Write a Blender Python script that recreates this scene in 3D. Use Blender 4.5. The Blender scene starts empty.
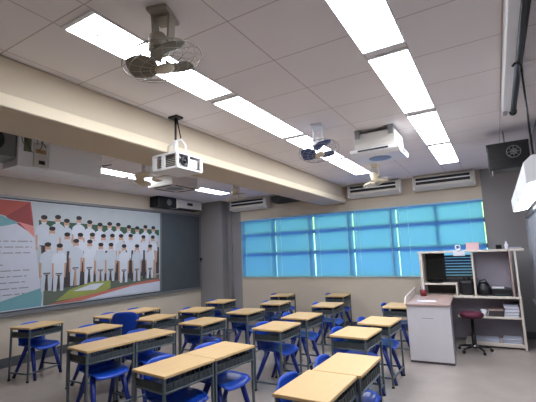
import bpy, bmesh, math, random
from mathutils import Matrix, Vector, Euler
PI = math.pi
R = math.radians
sc = bpy.context.scene
COL = sc.collection
random.seed(7)

# ------------------------------------------------------------------ materials
def srgb(r, g, b):
    f = lambda c: (c / 255 / 12.92) if c / 255 <= 0.04045 else ((c / 255 + 0.055) / 1.055) ** 2.4
    return (f(r), f(g), f(b), 1)

def mat(name, rgb, rough=0.6, metal=0.0, var=0.0, scale=8.0, spec=0.5, emit=None, estr=0.0, bump=0.0, bscale=60):
    m = bpy.data.materials.new(name)
    m.use_nodes = True
    nt = m.node_tree
    b = nt.nodes['Principled BSDF']
    col = srgb(*rgb)
    b.inputs['Base Color'].default_value = col
    b.inputs['Roughness'].default_value = rough
    b.inputs['Metallic'].default_value = metal
    b.inputs['Specular IOR Level'].default_value = spec
    tc = nt.nodes.new('ShaderNodeTexCoord')
    if var > 0:
        n = nt.nodes.new('ShaderNodeTexNoise')
        n.inputs['Scale'].default_value = scale
        n.inputs['Detail'].default_value = 4
        nt.links.new(tc.outputs['Object'], n.inputs['Vector'])
        r = nt.nodes.new('ShaderNodeValToRGB')
        r.color_ramp.elements[0].position = 0.3
        r.color_ramp.elements[1].position = 0.7
        r.color_ramp.elements[0].color = [c * (1 - var) for c in col[:3]] + [1]
        r.color_ramp.elements[1].color = [min(1, c * (1 + var)) for c in col[:3]] + [1]
        nt.links.new(n.outputs['Fac'], r.inputs['Fac'])
        nt.links.new(r.outputs['Color'], b.inputs['Base Color'])
    if bump > 0:
        n2 = nt.nodes.new('ShaderNodeTexNoise')
        n2.inputs['Scale'].default_value = bscale
        nt.links.new(tc.outputs['Object'], n2.inputs['Vector'])
        bp = nt.nodes.new('ShaderNodeBump')
        bp.inputs['Strength'].default_value = bump
        bp.inputs['Distance'].default_value = 0.01
        nt.links.new(n2.outputs['Fac'], bp.inputs['Height'])
        nt.links.new(bp.outputs['Normal'], b.inputs['Normal'])
    if emit:
        b.inputs['Emission Color'].default_value = srgb(*emit)
        b.inputs['Emission Strength'].default_value = estr
    return m

def wood_mat(name, rgb, var=0.12):
    m = mat(name, rgb, rough=0.42)
    nt = m.node_tree
    b = nt.nodes['Principled BSDF']
    tc = nt.nodes.new('ShaderNodeTexCoord')
    mp = nt.nodes.new('ShaderNodeMapping')
    mp.inputs['Scale'].default_value = (30, 2.0, 4)
    n = nt.nodes.new('ShaderNodeTexNoise')
    n.inputs['Scale'].default_value = 2.5
    n.inputs['Detail'].default_value = 6
    oi = nt.nodes.new('ShaderNodeObjectInfo')
    ad = nt.nodes.new('ShaderNodeVectorMath')
    nt.links.new(tc.outputs['Object'], ad.inputs[0])
    nt.links.new(oi.outputs['Location'], ad.inputs[1])
    nt.links.new(ad.outputs[0], mp.inputs['Vector'])
    nt.links.new(mp.outputs['Vector'], n.inputs['Vector'])
    r = nt.nodes.new('ShaderNodeValToRGB')
    c = srgb(*rgb)
    r.color_ramp.elements[0].position = 0.3
    r.color_ramp.elements[1].position = 0.72
    r.color_ramp.elements[0].color = [x * (1 - var) for x in c[:3]] + [1]
    r.color_ramp.elements[1].color = [min(1, x * (1 + var)) for x in c[:3]] + [1]
    nt.links.new(n.outputs['Fac'], r.inputs['Fac'])
    nt.links.new(r.outputs['Color'], b.inputs['Base Color'])
    return m

def tile_ceiling_mat():
    m = mat('ceiling_panels', (214, 206, 208), rough=0.85)
    nt = m.node_tree
    b = nt.nodes['Principled BSDF']
    tc = nt.nodes.new('ShaderNodeTexCoord')
    mp = nt.nodes.new('ShaderNodeMapping')
    # panels 0.6 m along the room; long joints only where the light rows leave them
    nt.links.new(tc.outputs['Object'], mp.inputs['Vector'])
    sx = nt.nodes.new('ShaderNodeSeparateXYZ')
    nt.links.new(tc.outputs['Object'], sx.inputs[0])
    def math_(op, a, bb=None, c=None):
        n = nt.nodes.new('ShaderNodeMath')
        n.operation = op
        for i, v in enumerate((a, bb, c)):
            if v is None: continue
            if isinstance(v, (int, float)): n.inputs[i].default_value = v
            else: nt.links.new(v, n.inputs[i])
        return n.outputs[0]
    px, py = sx.outputs['X'], sx.outputs['Y']
    line = None
    for x0 in (-1.32, 0.18, -2.36 - 0.44, -1.905, -0.72, -0.415, -2.215, -3.47, -4.1, -4.7, -5.27, -5.59, -6.2, -6.8):
        c = math_('COMPARE', px, x0, 0.0045)
        line = c if line is None else math_('MAXIMUM', line, c)
    sn = math_('SNAP', math_('ADD', py, -1.22 + 0.297 + 60 * .594), 0.594)
    dy = math_('COMPARE', math_('SUBTRACT', math_('ADD', py, -1.22 + 0.297 + 60 * .594), sn), 0.297, 0.0045)
    line = math_('MAXIMUM', line, dy)
    wn = nt.nodes.new('ShaderNodeTexNoise')
    wn.inputs['Scale'].default_value = 1.3
    nt.links.new(tc.outputs['Object'], wn.inputs['Vector'])
    mixb = nt.nodes.new('ShaderNodeMix')
    mixb.data_type = 'RGBA'
    mixb.inputs['A'].default_value = srgb(232, 226, 226)
    mixb.inputs['B'].default_value = srgb(242, 236, 236)
    nt.links.new(wn.outputs['Fac'], mixb.inputs['Factor'])
    mixl = nt.nodes.new('ShaderNodeMix')
    mixl.data_type = 'RGBA'
    nt.links.new(line, mixl.inputs['Factor'])
    nt.links.new(mixb.outputs['Result'], mixl.inputs['A'])
    mixl.inputs['B'].default_value = srgb(196, 182, 178)
    nt.links.new(mixl.outputs['Result'], b.inputs['Base Color'])
    return m

def blind_mat():
    m = bpy.data.materials.new('blue_blind_slat')
    m.use_nodes = True
    nt = m.node_tree
    nt.nodes.clear()
    out = nt.nodes.new('ShaderNodeOutputMaterial')
    # thin plastic slat: most of the daylight is scattered forward, some diffused
    tr = nt.nodes.new('ShaderNodeBsdfRefraction')
    tr.inputs['Color'].default_value = (0.58, 0.78, 0.92, 1)
    tr.inputs['Roughness'].default_value = 0.72
    tr.inputs['IOR'].default_value = 1.27
    tl = nt.nodes.new('ShaderNodeBsdfTranslucent')
    tl.inputs['Color'].default_value = (0.30, 0.50, 0.72, 1)
    df = nt.nodes.new('ShaderNodeBsdfDiffuse')
    df.inputs['Color'].default_value = srgb(104, 146, 172)
    m1 = nt.nodes.new('ShaderNodeMixShader')
    m2 = nt.nodes.new('ShaderNodeMixShader')
    m1.inputs[0].default_value = 0.5
    m2.inputs[0].default_value = 0.55
    nt.links.new(tl.outputs[0], m1.inputs[1])
    nt.links.new(df.outputs[0], m1.inputs[2])
    nt.links.new(m1.outputs[0], m2.inputs[1])
    nt.links.new(tr.outputs[0], m2.inputs[2])
    nt.links.new(m2.outputs[0], out.inputs['Surface'])
    return m

def glass_mat():
    m = bpy.data.materials.new('window_glass')
    m.use_nodes = True
    nt = m.node_tree
    nt.nodes.clear()
    out = nt.nodes.new('ShaderNodeOutputMaterial')
    tr = nt.nodes.new('ShaderNodeBsdfTransparent')
    tr.inputs['Color'].default_value = (0.9, 0.95, 0.95, 1)
    gl = nt.nodes.new('ShaderNodeBsdfGlossy')
    gl.inputs['Roughness'].default_value = 0.02
    mx = nt.nodes.new('ShaderNodeMixShader')
    mx.inputs[0].default_value = 0.06
    nt.links.new(tr.outputs[0], mx.inputs[1])
    nt.links.new(gl.outputs[0], mx.inputs[2])
    nt.links.new(mx.outputs[0], out.inputs['Surface'])
    return m

def emit_mat(name, rgb, s):
    m = bpy.data.materials.new(name)
    m.use_nodes = True
    nt = m.node_tree
    nt.nodes.clear()
    out = nt.nodes.new('ShaderNodeOutputMaterial')
    e = nt.nodes.new('ShaderNodeEmission')
    e.inputs['Color'].default_value = srgb(*rgb)
    e.inputs['Strength'].default_value = s
    nt.links.new(e.outputs[0], out.inputs['Surface'])
    return m

LAMP = 9.0
M = dict(
    wall=mat('painted_wall', (196, 184, 168), 0.8, var=0.03, scale=2),
    gray=mat('grey_painted_wall', (138, 134, 136), 0.75, var=0.03, scale=2),
    floor=mat('vinyl_floor', (154, 144, 138), 0.2, var=0.05, scale=3, spec=0.4),
    ceil=tile_ceiling_mat(),
    beam=mat('beam_paint', (202, 188, 166), 0.8, var=0.03, scale=1.5),
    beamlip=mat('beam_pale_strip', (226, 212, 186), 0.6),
    base=mat('dark_skirting', (78, 82, 86), 0.5),
    conduit=mat('grey_conduit', (128, 128, 130), 0.5),
    top=wood_mat('desk_laminate', (212, 178, 126), 0.05),
    steel=mat('grey_steel', (92, 102, 108), 0.4, metal=0.3),
    tray=mat('dark_steel_tray', (68, 75, 79), 0.45, metal=0.3, var=0.25, scale=60),
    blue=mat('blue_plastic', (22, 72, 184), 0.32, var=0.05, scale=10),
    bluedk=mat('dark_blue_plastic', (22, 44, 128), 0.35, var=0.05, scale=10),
    white=mat('white_enamel', (234, 234, 236), 0.4),
    offwhite=mat('offwhite_plastic', (205, 200, 192), 0.45),
    cream=mat('cream_plastic', (206, 194, 170), 0.4),
    black=mat('black_plastic', (17, 17, 20), 0.4),
    dark=mat('dark_slot', (30, 30, 34), 0.6),
    alu=mat('aluminium', (150, 152, 156), 0.35, metal=0.7),
    slate=mat('dark_board', (72, 78, 84), 0.7, var=0.06, scale=3),
    rail=mat('grey_rail', (120, 120, 122), 0.45, metal=0.3),
    blind=blind_mat(),
    blindrail=mat('blind_rail', (130, 180, 205), 0.4),
    cord=mat('blind_cord', (190, 225, 235), 0.6),
    glass=glass_mat(),
    winframe=mat('window_frame_grey', (150, 158, 162), 0.5),
    lamp=emit_mat('lit_tube_panel', (244, 248, 255), LAMP),
    lamp_board=emit_mat('lit_board_lamp', (244, 250, 255), 6.0),
    fanmetal=mat('fan_bronze_grey', (158, 150, 138), 0.45, metal=0.2),
    fanblade=mat('fan_blade_grey', (112, 106, 92), 0.5),
    fanblue=mat('fan_blade_blue', (30, 52, 110), 0.35),
    lensglass=mat('dark_lens', (16, 18, 26), 0.08),
    copper=mat('copper_coil', (150, 120, 80), 0.5, var=0.4, scale=60),
    green=mat('circuit_board', (96, 104, 84), 0.5, var=0.4, scale=60),
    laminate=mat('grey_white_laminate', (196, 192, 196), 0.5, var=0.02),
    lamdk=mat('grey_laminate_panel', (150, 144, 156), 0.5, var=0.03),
    pinktop=mat('brown_pink_top', (168, 144, 138), 0.4),
    edge=mat('pale_edge_band', (206, 196, 186), 0.5),
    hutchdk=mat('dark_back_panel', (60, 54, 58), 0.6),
    maroon=mat('maroon_cushion', (84, 22, 48), 0.7),
    chrome=mat('chrome', (200, 200, 205), 0.15, metal=1.0),
    paper=mat('white_paper', (214, 214, 222), 0.8),
    paperblue=mat('blue_grey_paper', (168, 172, 190), 0.8),
    pink=mat('pale_pink_card', (214, 180, 184), 0.7),
    red=mat('dark_red_plastic', (120, 36, 44), 0.5),
    screen=mat('dark_screen', (14, 18, 18), 0.15),
    teal=mat('dark_teal_plastic', (44, 60, 66), 0.5),
    bwhite=mat('whiteboard_surface', (186, 192, 204), 0.25),
    vent=mat('black_vent', (26, 26, 26), 0.7),
)

# ------------------------------------------------------------------ mesh builder
class MB:
    def __init__(s):
        s.bm = bmesh.new()
    def _add(s, t, mi=0, smooth=False, mtx=None):
        if mtx is not None:
            bmesh.ops.transform(t, matrix=mtx, verts=t.verts)
        for f in t.faces:
            f.material_index = mi
            f.smooth = smooth
        me = bpy.data.meshes.new('tmp')
        t.to_mesh(me)
        t.free()
        s.bm.from_mesh(me)
        bpy.data.meshes.remove(me)
        return s
    def box(s, x0, x1, y0, y1, z0, z1, bev=0.0, mi=0, rot=None, seg=1):
        t = bmesh.new()
        bmesh.ops.create_cube(t, size=1)
        c = Vector(((x0 + x1) / 2, (y0 + y1) / 2, (z0 + z1) / 2))
        bmesh.ops.scale(t, vec=(abs(x1 - x0), abs(y1 - y0), abs(z1 - z0)), verts=t.verts)
        if bev > 0:
            bmesh.ops.bevel(t, geom=t.edges[:], offset=bev, segments=seg, affect='EDGES', profile=0.5)
        mtx = Matrix.Translation(c)
        if rot:
            mtx = mtx @ Euler(rot).to_matrix().to_4x4()
        return s._add(t, mi, False, mtx)
    def tube(s, pts, r, n=8, mi=0, closed=False, r1=None):
        pts = [Vector(p) for p in pts]
        k = len(pts)
        t = bmesh.new()
        rings = []
        up = None
        for i, p in enumerate(pts):
            if closed:
                d = pts[(i + 1) % k] - pts[i - 1]
            else:
                d = pts[min(i + 1, k - 1)] - pts[max(i - 1, 0)]
            d.normalize()
            if up is None:
                up = Vector((0, 0, 1)) if abs(d.z) < 0.9 else Vector((1, 0, 0))
            a = d.cross(up).normalized()
            bvec = a.cross(d).normalized()
            up = bvec
            rr = r if r1 is None else r + (r1 - r) * i / max(1, k - 1)
            rings.append([t.verts.new(p + rr * (math.cos(2 * PI * j / n) * a + math.sin(2 * PI * j / n) * bvec)) for j in range(n)])
        m = k if closed else k - 1
        for i in range(m):
            A, B = rings[i], rings[(i + 1) % k]
            for j in range(n):
                t.faces.new((A[j], A[(j + 1) % n], B[(j + 1) % n], B[j]))
        if not closed:
            t.faces.new(rings[0][::-1])
            t.faces.new(rings[-1])
        bmesh.ops.recalc_face_normals(t, faces=t.faces)
        return s._add(t, mi, True)
    def lathe(s, prof, n=24, mi=0, mtx=None):
        t = bmesh.new()
        rings = []
        for (r, z) in prof:
            if r < 1e-6:
                rings.append([t.verts.new((0, 0, z))])
            else:
                rings.append([t.verts.new((r * math.cos(2 * PI * j / n), r * math.sin(2 * PI * j / n), z)) for j in range(n)])
        for A, B in zip(rings, rings[1:]):
            for j in range(n):
                if len(A) == 1 and len(B) == 1:
                    continue
                if len(A) == 1:
                    t.faces.new((A[0], B[j], B[(j + 1) % n]))
                elif len(B) == 1:
                    t.faces.new((A[j], A[(j + 1) % n], B[0]))
                else:
                    t.faces.new((A[j], A[(j + 1) % n], B[(j + 1) % n], B[j]))
        bmesh.ops.recalc_face_normals(t, faces=t.faces)
        return s._add(t, mi, True, mtx)
    def sheet(s, fn, nu, nv, th, mi=0, hole=None):
        """closed curved sheet: fn(u,v)->point, thickness th along the local normal"""
        t = bmesh.new()
        P = [[Vector(fn(i / nu, j / nv)) for j in range(nv + 1)] for i in range(nu + 1)]
        def nrm(i, j):
            a = P[min(i + 1, nu)][j] - P[max(i - 1, 0)][j]
            b = P[i][min(j + 1, nv)] - P[i][max(j - 1, 0)]
            return a.cross(b).normalized()
        A = [[t.verts.new(P[i][j] + nrm(i, j) * th / 2) for j in range(nv + 1)] for i in range(nu + 1)]
        B = [[t.verts.new(P[i][j] - nrm(i, j) * th / 2) for j in range(nv + 1)] for i in range(nu + 1)]
        cells = set((i, j) for i in range(nu) for j in range(nv)) - set(hole or [])
        for (i, j) in cells:
            t.faces.new((A[i][j], A[i + 1][j], A[i + 1][j + 1], A[i][j + 1]))
            t.faces.new((B[i][j], B[i][j + 1], B[i + 1][j + 1], B[i + 1][j]))
            for (di, dj, e) in ((-1, 0, ((0, 0), (0, 1))), (1, 0, ((1, 1), (1, 0))), (0, -1, ((1, 0), (0, 0))), (0, 1, ((0, 1), (1, 1)))):
                if (i + di, j + dj) not in cells:
                    (a, b), (c, d) = e
                    t.faces.new((A[i + a][j + b], A[i + c][j + d], B[i + c][j + d], B[i + a][j + b]))
        loose = [v for v in t.verts if not v.link_faces]
        bmesh.ops.delete(t, geom=loose, context='VERTS')
        bmesh.ops.recalc_face_normals(t, faces=t.faces)
        return s._add(t, mi, True)
    def prism(s, pts, axis, a0, a1, mi=0):
        """extrude polygon pts (2D) along axis 'x','y','z' from a0 to a1"""
        def P(p, a):
            if axis == 'x': return (a, p[0], p[1])
            if axis == 'y': return (p[0], a, p[1])
            return (p[0], p[1], a)
        t = bmesh.new()
        A = [t.verts.new(P(p, a0)) for p in pts]
        B = [t.verts.new(P(p, a1)) for p in pts]
        n = len(pts)
        t.faces.new(A[::-1])
        t.faces.new(B)
        for i in range(n):
            t.faces.new((A[i], A[(i + 1) % n], B[(i + 1) % n], B[i]))
        bmesh.ops.recalc_face_normals(t, faces=t.faces)
        return s._add(t, mi, False)
    def build(s, name, m, parent=None, loc=(0, 0, 0)):
        me = bpy.data.meshes.new(name)
        s.bm.to_mesh(me)
        s.bm.free()
        for x in (m if isinstance(m, (list, tuple)) else [m]):
            me.materials.append(M[x] if isinstance(x, str) else x)
        o = bpy.data.objects.new(name, me)
        COL.objects.link(o)
        o.location = loc
        if parent is not None:
            o.parent = parent
        return o

def tag(o, label, cat, group=None):
    o['label'] = label
    o['category'] = cat
    if group:
        o['group'] = group
    return o

def thing(name, label, cat, loc=(0, 0, 0), rz=0.0, group=None):
    o = bpy.data.objects.new(name, None)
    o.empty_display_size = 0.1
    COL.objects.link(o)
    o.location = loc
    o.rotation_euler = (0, 0, rz)
    return tag(o, label, cat, group)

def struct(mb, name, m, parent=None):
    o = mb.build(name, m, parent)
    if parent is None:
        o['kind'] = 'structure'
    return o

def copy_tree(o, parent=None):
    c = o.copy()
    COL.objects.link(c)
    if parent is not None:
        c.parent = parent
    for ch in list(o.children):
        copy_tree(ch, c)
    return c

# ------------------------------------------------------------------ room
XL, XR, YF, YB, H = -7.0, 0.55, -1.6, 8.35, 3.12
WX0, WX1, WZ0, WZ1 = -5.80, -0.15, 1.08, 2.53
struct(MB().box(XL - .1, XR + .1, YF - .1, YB + .2, -0.1, 0), 'floor', 'floor')
struct(MB().box(XL - .1, XR + .1, YF - .1, YB + .2, H, H + 0.1), 'ceiling', 'ceil')
struct(MB().box(XL - .1, XL, YF - .1, YB + .2, 0, H), 'wall_left', 'wall')
struct(MB().box(XR, XR + .1, YF - .1, YB + .2, 0, H), 'wall_right', 'gray')
struct(MB().box(XL, XR, YF - .1, YF, 0, H), 'wall_front', 'wall')
wb = MB()
wb.box(WX0, WX1, YB, YB + .2, 0, WZ0, mi=0)
wb.box(WX0, WX1, YB, YB + .2, WZ1, H, mi=0)
wb.box(XL, WX0, YB, YB + .2, 0, H, mi=1)
wb.box(WX1, XR, YB, YB + .2, 0, H, mi=1)
struct(wb, 'wall_back', ['wall', 'gray'])
# corner column boxed out from the back wall, grey painted
struct(MB().box(XL, -6.24, 8.10, YB, 0, H), 'wall_column', 'gray')
# down-stand beam along the room
struct(MB().box(-3.45, -2.87, YF, YB, 2.74, H, bev=0.012), 'trim_beam', 'beam')
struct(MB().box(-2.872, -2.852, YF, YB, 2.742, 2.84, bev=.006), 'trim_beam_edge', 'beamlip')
struct(MB().box(XL, XL + .012, YF, 8.10, 0, 0.15), 'baseboard_left', 'base')
struct(MB().box(-6.24, XR, YB - .012, YB, 0, 0.12), 'baseboard_back', 'base')
struct(MB().box(XR - .012, XR, YF, YB - .012, 0, 0.12), 'baseboard_right', 'base')

# window: one long strip with mullions, transoms and glass
wf = MB()
ya, yb_ = YB + .13, YB + .18
wf.box(WX0, WX1, ya, yb_, WZ0, WZ0 + .02)
wf.box(WX0, WX1, ya, yb_, WZ1 - .02, WZ1)
for zt in (1.66, 2.16):
    wf.box(WX0, WX1, ya, yb_, zt - .045, zt + .045)
mull = [-4.88, -3.86, -2.88, -1.93, -1.02]
for xe in (WX0 + .006, WX1 - .006):
    wf.box(xe - .006, xe + .006, ya, yb_, WZ0, WZ1)
for xm in mull:
    wf.box(xm - .03, xm + .03, ya - .005, yb_ + .005, WZ0, WZ1)
win = struct(wf, 'window_1', 'winframe')
MB().box(WX0, WX1, YB + .15, YB + .158, WZ0, WZ1).build('window_pane', 'glass', win)

# conduits by the corner column
for k, (x, lab) in enumerate(((-6.10, 'grey pipe conduit running up the grey wall strip beside the corner column'),)):
    c = MB()
    c.tube([(x, YB - .03, 0.13), (x, YB - .03, 2.84)], 0.028, n=10)
    for z in (.5, 1.2, 1.9, 2.5):
        c.box(x - .045, x + .045, YB - .062, YB, z - .012, z + .012)
    tag(c.build('conduit_pipe', 'conduit'), lab, 'pipe')

# ------------------------------------------------------------------ blinds
edges = [-5.765, -4.72, -3.68, -2.72, -1.77, -0.158]
blabels = ['blue slatted window blind nearest the grey corner column',
           'second blue window blind from the corner column',
           'middle blue window blind, left of the two above the free back desks',
           'blue window blind left of the widest one',
           'widest blue window blind, partly behind the teacher counter']
blabels[2] = 'middle one of the five blue window blinds'
for k in range(5):
    x0, x1 = edges[k] + (.012 if k in (0, 2) else .006), edges[k + 1] - (.012 if k in (1, 4) else .006)
    yy = YB - .04
    zb = 1.09
    root = thing('window_blind', blabels[k], 'blind', ((x0 + x1) / 2, yy, zb), 0, 'blue blinds across the window strip')
    w = (x1 - x0) / 2
    hgt = WZ1 + .02 - zb
    MB().box(-w, w, -.022, .022, hgt - .03, hgt, bev=.003).build('head_rail', 'blindrail', root)
    MB().box(-w, w, -.014, .014, 0, .018, bev=.003).build('bottom_rail', 'blindrail', root)
    sl = MB()
    n = int((hgt - .05) / .026)
    for i in range(n):
        z = .03 + i * .026
        sl.box(-w, w, -.0006, .0006, z - .0155, z + .0155, rot=(R(14), 0, 0))
    sl.build('slats', 'blind', root)
    for s in (-.72, .72):
        MB().box(s * w - .004, s * w + .004, -.016, -.012, .01, hgt - .03).build('ladder_cord', 'cord', root)
    MB().tube([(-w + .06, -.03, hgt - .03), (-w + .06, -.032, .35)], .004, n=6).build('tilt_cord', 'cord', root)

# ------------------------------------------------------------------ ceiling lights
def make_light(L):
    root = thing('ceiling_light', '', 'ceiling light')
    f = MB()
    w = .15
    f.box(-w, w, -L / 2, -L / 2 + .025, -.013, .0)
    f.box(-w, w, L / 2 - .025, L / 2, -.013, .0)
    for s in (-1, 1):
        f.box(s * w - .004, s * w + .004, -L / 2, L / 2, -.013, 0)
    f.box(-w, w, -L / 2, L / 2, -.004, .0)
    f.build('frame', 'white', root)
    MB().box(-w + .004, w - .004, -L / 2 + .03, L / 2 - .03, -.012, -.006).build('diffuser', 'lamp', root)
    for s in (-1, 1):
        MB().box(-.06, .03, s * (L / 2 - .17) - .006, s * (L / 2 - .17) + .006, -.018, -.011).build('tube_clip', 'alu', root)
    return root
proto = None
def put_light(x, y, L, label, group):
    global proto
    if proto is None or abs(proto[1] - L) > 1e-6:
        o = make_light(L)
        proto = (o, L)
    else:
        o = copy_tree(proto[0])
    o.location = (x, y, H)
    tag(o, label, 'ceiling light', group)
g1, g2, g3 = 'lit panels in the middle ceiling row', 'lit panels in the right ceiling row', 'lit panels left of the beam'
LL = 1.42
n1 = ['lit ceiling panel above the large grey ceiling fan', 'second lit panel of the row that passes over the grey fan',
      'lit ceiling panel between the grey fan and the blue fan', 'lit ceiling panel beyond the blue-bladed fan, end of its row']
for k, y in enumerate((1.98, 3.46, 4.94, 6.42)):
    put_light(-2.06, y, LL, n1[k], g1)
n2 = ['nearest lit ceiling panel of the right row, cut by the photo edge',
      'second lit ceiling panel from the near end of the right row',
      'third lit ceiling panel from the near end of the right row',
      'last lit ceiling panel of the right row, in front of the right air conditioner']
for k, y in enumerate((2.00, 3.50, 5.02, 6.52)):
    put_light(-0.565, y, LL, n2[k], g2)
n3 = ['lit ceiling panel left of the beam, partly behind the exposed air conditioner',
      'lit ceiling panel left of the beam, hidden behind the hanging projector',
      'farthest lit ceiling panel left of the beam, near the corner column']
for k, y in enumerate((3.74, 5.20, 6.50)):
    put_light(-5.43, y, LL if k < 2 else LL, n3[k], g3)

# ------------------------------------------------------------------ desks
def make_desk():
    root = thing('student_desk', '', 'desk')
    MB().box(-.21, .21, -.285, .285, .716, .74, bev=.005, seg=2).build('desktop', 'top', root)
    t = MB()
    t.box(-.185, .19, -.262, .262, .600, .608)
    t.box(.182, .19, -.262, .262, .608, .672)
    for s in (-1, 1):
        t.box(-.185, .182, s * .262 - .004, s * .262 + .004, .608, .672)
    for i in range(9):
        y = -.22 + i * .055
        t.box(.19, .194, y - .012, y + .012, .618, .662)
        t.box(.184, .188, y - .004, y + .004, .672, .716)
    for i in range(6):
        x = -.15 + i * .058
        for s in (-1, 1):
            t.box(x - .014, x + .014, s * .2675 - .0015, s * .2675 + .0015, .618, .662)
    t.box(-.18, .18, -.262, .262, .706, .716)
    tr = t.build('book_tray', 'tray', root)
    rm = MB()
    rm.tube([(-.188, -.268, .602), (.194, -.268, .602), (.194, .268, .602), (-.188, .268, .602)], .009, n=6, closed=True)
    rm.build('tray_rim', 'steel', tr)
    for sx in (-1, 1):
        for sy in (-1, 1):
            l = MB()
            l.box(sx * .186 - .0115, sx * .186 + .0115, sy * .268 - .0115, sy * .268 + .0115, .02, .717, bev=.003)
            lg = l.build('leg', 'steel', root)
            MB().box(sx * .186 - .015, sx * .186 + .015, sy * .268 - .015, sy * .268 + .015, 0, .022, bev=.003).build('rubber_foot', 'black', lg)
    for sy in (-1, 1):
        MB().box(-.176, .176, sy * .268 - .009, sy * .268 + .009, .10, .122, bev=.002).build('foot_bar', 'steel', root)
    MB().box(.177, .195, -.258, .258, .10, .122, bev=.002).build('cross_bar', 'steel', root)
    return root

def make_chair():
    """one-piece plastic chair, facing +x"""
    root = thing('student_chair', '', 'chair')
    def seat(u, v):
        y = (v - .5) * .40
        x = -.19 + .40 * u
        dip = -.012 * (1 - (2 * v - 1) ** 2) - .035 * max(0, (u - .78) / .22) ** 2 + .02 * max(0, (.25 - u) / .25) ** 2
        w = 1 - .10 * max(0, (u - .7) / .3) ** 2
        return (x, y * w, .445 + dip + .012 * (2 * v - 1) ** 4)
    MB().sheet(seat, 12, 10, .014).build('seat', 'blue', root)
    def back(u, v):
        t = 2 * v - 1
        wv = .205 * (1 - .10 * u) * (1 if u < .8 else math.sqrt(max(0.0, 1 - ((u - .8) / .2) ** 2 * .35)))
        z = .45 + .305 * u - (.02 * t ** 4 if u > .9 else 0)
        x = -.185 - .075 * u + .035 * t * t - .01 * math.sin(PI * u)
        return (x, t * wv, z)
    MB().sheet(back, 12, 12, .014).build('backrest', 'blue', root)
    for sx in (-1, 1):
        for sy in (-1, 1):
            l = MB()
            x0 = .02 + sx * .06
            x1 = -.01 + sx * .225
            y0, y1 = sy * .165, sy * .205
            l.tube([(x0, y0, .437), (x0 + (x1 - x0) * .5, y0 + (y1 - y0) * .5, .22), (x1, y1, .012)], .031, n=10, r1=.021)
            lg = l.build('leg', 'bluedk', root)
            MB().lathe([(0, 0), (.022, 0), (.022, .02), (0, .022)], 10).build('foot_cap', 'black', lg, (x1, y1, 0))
    return root

# cx, cy, rotation in degrees, desk label, chair label
desks = [
    (-6.05, 3.30, 10, 'student desk standing alone at far left, against the banner wall', 'blue chair under the lone far-left desk by the banner wall', 0, 0),
    (-4.86, 3.43, 2, 'student desk just behind the left desk pair, near its front-left end', 'blue chair at the desk just behind the left desk pair', 0, 0),
    (-5.650, 4.362, 3, 'left desk of the pair standing nearest the banner wall', 'blue chair at the left desk of the wall pair', 0, 0),
    (-5.680, 4.938, 3, 'right desk of the pair standing nearest the banner wall', 'blue chair at the right desk of the wall pair', 0, 0),
    (-4.75, 4.40, 6, 'student desk right of the tall turned blue chair, before the wall pair', 'tall blue chair turned with its whole back to the camera', 1, 0),
    (-3.875, 2.824, -6, 'near desk of the left desk pair, mid left of the room', 'blue chair under the near desk of the left desk pair', 0, 0),
    (-3.815, 3.396, -6, 'far desk of the left desk pair, mid left of the room', 'blue chair under the far desk of the left desk pair', 0, 0),
    (-3.75, 4.38, 1, 'single student desk beyond the far end of the left desk pair', 'blue chair under the single desk beyond the left desk pair', 0, 0),
    (-4.67, 5.29, 10, 'student desk below the dark board, next in front of the corner column desk', 'blue chair behind the desk below the dark board', 0, 0),
    (-5.00, 6.41, 10, 'student desk right in front of the grey corner column', 'blue chair at the desk before the grey corner column', 0, 0),
    (-3.69, 5.39, 2, 'student desk below the leftmost blind, the nearer of the two there', 'blue chair at the desk below the leftmost window blind', 0, 0),
    (-3.75, 6.49, 6, 'student desk in front of the left desk at the back wall', 'blue chair at the desk before the left back-wall desk', 0, 0),
    (-4.26, 7.72, 8, 'left one of the two desks against the back wall', 'blue chair at the left desk against the back wall', 0, 0),
    (-2.58, 5.24, 0, 'student desk close behind the single desk in the room centre', 'blue chair at the desk close behind the centre desk', 0, 0),
    (-2.54, 4.41, 1, 'single student desk in the room centre with its blue chair legs in view', 'blue chair with splayed legs under the room centre desk', 0, 0),
    (-2.68, 6.47, 3, 'student desk in front of the right desk at the back wall', 'blue chair at the desk before the right back-wall desk', 0, 0),
    (-3.04, 7.95, 4, 'right one of the two desks against the back wall', 'blue chair at the right desk against the back wall', 0, 0),
    (-1.48, 4.38, -2, 'student desk just beyond the right foreground desk pair', 'blue chair at the desk just beyond the right foreground pair', 0, 0),
    (-1.42, 5.17, -2, 'student desk left of the white lectern, second beyond the right foreground pair', 'blue chair under the desk left of the white lectern', 0, 0),
    (-1.50, 6.66, 0, 'student desk partly hidden behind the white teacher lectern', 'blue chair at the desk half hidden by the white lectern', 0, 0),
    (-2.505, 2.548, -5, 'near desk of the foreground centre pair', 'blue chair at the near desk of the foreground centre pair', 0, 0),
    (-2.455, 3.122, -5, 'far desk of the foreground centre pair', 'blue chair at the far desk of the foreground centre pair', 0, 0),
    (-1.180, 2.575, 0, 'nearest desk of all, cut off by the bottom edge of the photo', 'blue chair at the nearest desk by the bottom photo edge', 0, 0),
    (-1.155, 3.153, 0, 'far desk of the right foreground pair, one step behind the nearest desk', 'blue chair at the far desk of the right foreground pair', 0, 0),
]
D0, C0 = make_desk(), make_chair()
chair_jit = {7: (-.03, 4), 14: (-.02, -5), 13: (-.04, 6), 18: (-.02, 3), 20: (-.01, -3)}
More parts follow.
